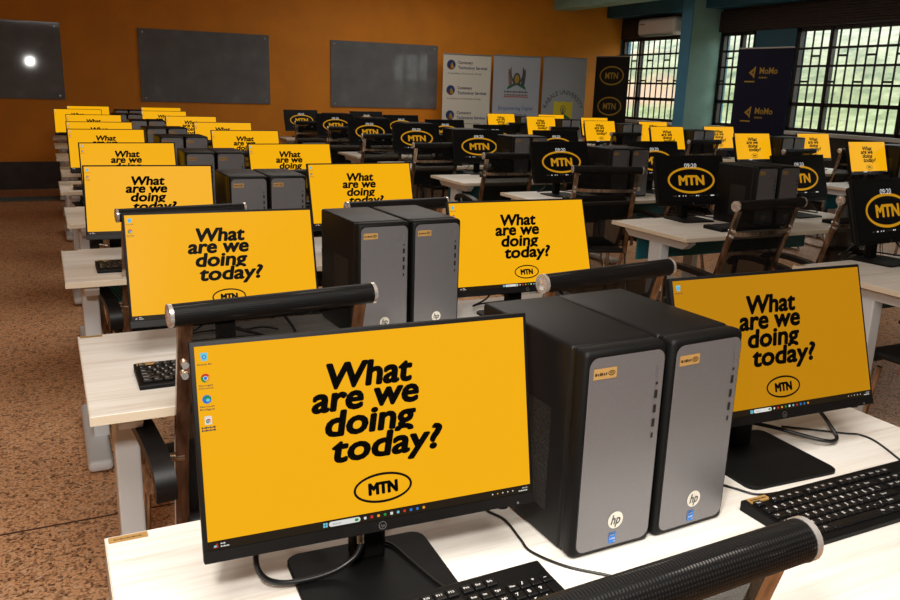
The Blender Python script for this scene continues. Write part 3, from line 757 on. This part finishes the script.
# ------------------------------------------------------------------ loose cables on the front desk
def cable(pts, label, r=.0022):
    o = MB().tube([(x, y, z) for x, y, z in pts], r, 'cable_black', 8, 8).build('cable', smooth=60); return tag(o, label, 'cable', 'thin cables on the front desk')
zc = DZ+.0024
cable([(.60, 1.22, zc), (.615, 1.13, zc), (.625, 1.085, zc), (.637, 1.048, zc), (.630, .986, zc), (.627, .948, zc), (.654, .908-.015, zc), (.701, .845, zc), (.76, .78, zc), (.80, .70, zc)], 'thin black cable curving over the desk beside the vented tower')
cable([(1.40, 1.16, zc), (1.455, 1.115, zc), (1.501, 1.078, zc), (1.525, 1.06, zc), (1.525, 1.02, zc), (1.49, .94, zc)], 'thin black cable running to the right-hand keyboard')
cable([(1.015, 1.12, zc), (1.05, 1.05, zc), (1.085, .98, zc), (1.11, .945, zc), (1.18, .935, zc)], 'thin black cable under the edge of the right monitor base')
cable([(.405, 1.07, DZ+.011), (.431, 1.04, DZ+.010), (.440, .991, DZ+.010), (.455, .916, DZ+.010), (.47, .895, DZ+.010)], 'thin black cable lying across the largest monitor base')

# ------------------------------------------------------------------ wall boards
def board(x0, x1, z0, z1, label):
    t = thing('wall_board', label, 'board', ((x0+x1)/2, YB, z0), 0, 'grey slate boards on the orange wall')
    wd = (x1-x0)/2
    MB().box(-wd, wd, -.022, 0, 0, z1-z0, 'slate', .003).build('board_panel', t)
    for sx in (-1, 1):
        for z in (.05, z1-z0-.05): MB().cyl((sx*(wd-.06), -.022, z), (sx*(wd-.06), -.027, z), .012, 'alu', 12).build('screw', t)
board(-1.55, .29, 1.17, 2.14, 'grey slate board at the left end of the orange wall, light glint on it')
board(1.24, 3.02, 1.165, 2.13, 'middle grey slate board on the orange wall')
board(3.945, 5.715, 1.145, 2.115, 'grey slate board beside the white banners')

# ------------------------------------------------------------------ banners
def banner(name_lab, x0, y0, x1, y1, h, mat, art):
    cx, cy = (x0+x1)/2, (y0+y1)/2; wd = math.hypot(x1-x0, y1-y0); rz = math.atan2(y1-y0, x1-x0)
    t = thing('rollup_banner', name_lab, 'banner', (cx, cy, 0), rz, 'roll-up banners')
    MB().box(-wd/2-.01, wd/2+.01, -.05, .05, .0, .075, 'alu', .015, 3).box(-.3, -.26, -.13, .13, 0, .012, 'alu').box(.26, .3, -.13, .13, 0, .012, 'alu').build('base', t)
    MB().cyl((0, .03, .07), (0, .03, h-.01), .010, 'alu', 10).build('pole', t)
    MB().box(-wd/2, wd/2, -.012, .012, h-.02, h, 'alu', .004).build('top_rail', t)
    s = MB(); s.box(-wd/2, wd/2, -.003, .0, .07, h-.015, mat); art(s, wd, h); s.build('fabric', t)
    return t
F4, F5 = FX(-.0045), FX(-.0055)
def art1(s, wd, h):
    for k in range(4):
        z = h-.17-k*.385; x = -wd/2+.14
        s.disc(F4, x, z, .075, .075, 'print_navy', 24); s.poly([F5(x-.045, z-.06), F5(x+.055, z-.05), F5(x+.01, z+.04)], 'print_gold'); s.poly([F5(x-.05, z-.055), F5(x-.005, z-.07), F5(x-.01, z-.0)], 'print_red')
        s.text(F4, 'Centenary', x+.12, x+.38, z+.018, .045, 'print_dark', .02); s.text(F4, 'Technology Services', x+.12, x+.64, z-.06, .045, 'print_navy', .02)
        s.text(F4, 'A subsidiary of Centenary Group', x-.06, x+.54, z-.14, .028, 'print_dark', .005)
def art2(s, wd, h):
    z = h-.37
    s.disc(F4, 0, z, .07, .10, 'print_dark', 20); s.disc(F5, 0, z, .045, .07, 'print_gold', 16)
    for sx, c in ((-1, 'print_brown'), (1, 'print_dark')):
        s.poly([F4(sx*.08, z-.10), F4(sx*.15, z-.10), F4(sx*.17, z+.10), F4(sx*.11, z+.20), F4(sx*.10, z+.05)], c)
        s.poly([F5(sx*.03, z-.08), F5(sx*.16, z+.16), F5(sx*.17, z+.14), F5(sx*.05, z-.10)], 'print_dark')
        s.poly([F4(sx*.0, z-.09), F4(sx*.18, z-.17), F4(sx*.17, z-.12), F4(sx*.02, z-.05)], 'print_green')
    s.marks(F4, -.23, .23, z-.215, .025, 'print_dark'); s.rect(F4, -.24, .24, z-.29, z-.275, 'print_red'); s.marks(F4, -.23, .23, z-.265, .025, 'print_brown')
    s.text(F4, 'Empowering Digital', -.33, .33, h-.86, .055, 'print_blue', .01); s.text(F4, 'Innovation in', -.22, .22, h-.96, .05, 'print_blue', .01); s.marks(F4, -.13, .13, h-1.05, .035, 'print_blue')
def art3(s, wd, h):
    z = h-.88
    s.text(F4, 'KABALE UNIVERSITY', -.42, .42, 0, .075, 'print_dark', .01, curve=(0, z-.05, .33))
    s.poly([F4(-.18, z-.18), F4(-.10, z-.26), F4(.10, z-.26), F4(.18, z-.18), F4(.18, z+.17), F4(.08, z+.15), F4(0, z+.17), F4(-.08, z+.15), F4(-.18, z+.17)], 'print_yellow')
    s.ring(F5, 0, z+.03, .05, .07, .012, 'print_dark', 18)
    for sx in (-1, 1): s.poly([F5(sx*.03, z-.04), F5(sx*.19, z-.14), F5(sx*.17, z-.20), F5(sx*.02, z-.12)], 'print_green')
    s.rect(F5, -.012, .012, z-.22, z+.06, 'print_dark'); s.rect(F5, -.14, .14, z-.30, z-.22, 'print_blue')
def art4(s, wd, h):
    for z in (h-.32, h-.82, h-1.32): oval(s, F4, 0, z, wd*.36, .155, .022, 'print_gold', wd*.38, .10, .05)
def art5(s, wd, h):
    for k in range(4):
        z = h-.30-k*.49; x = -.16
        s.poly([F4(x-.05, z-.01), F4(x+.05, z+.07), F4(x+.05, z+.04), F4(x-.005, z-.005), F4(x+.015, z-.02), F4(x+.03, z-.06)], 'print_gold'); s.poly([F5(x+.03, z+.06), F5(x+.05, z+.07), F5(x+.04, z-.08), F5(x+.02, z-.06)], 'print_gold')
        s.rect(F4, x-.10, x+.05, z-.125, z-.108, 'print_gold')
        s.text(F4, 'MoMo', x+.11, x+.37, z-.02, .075, 'print_gold', .03); s.marks(F4, x+.11, x+.23, z-.075, .018, 'print_gold')
banner('cream banner with three round blue logos beside the slate board', 5.67, 11.88, 6.52, 11.88, 2.0, 'banner_cream', art1)
banner('pale grey banner bearing a coat of arms', 6.57, 11.88, 7.46, 11.90, 2.02, 'banner_grey', art2)
banner('silver-grey university banner with a yellow crest', 7.51, 11.88, 8.32, 11.80, 2.03, 'banner_silver', art3)
banner('black banner with gold ovals at the room corner', 8.54, 11.85, 8.76, 11.22, 2.08, 'banner_black', art4)
banner('navy banner with gold lettering standing against the window', 8.10, 8.17, 8.20, 7.37, 2.08, 'banner_navy', art5)

# ------------------------------------------------------------------ air conditioner
ac = thing('air_conditioner', 'white air conditioner on the wall above the far corner window', 'air conditioner', (XW, 11.03, 2.41))
MB().box(-.24, -.0, -.46, .46, 0, .27, 'ac_white', .06, 5).build('housing', ac, smooth=50)
MB().box(-.235, -.10, -.40, .40, -.004, .004, 'ac_vent').build('air_outlet', ac)
s = MB(); s.marks(lambda u, v: (-.2412, -u, v), -.40, -.26, .17, .025, 'ac_red'); s.build('brand_mark', ac)
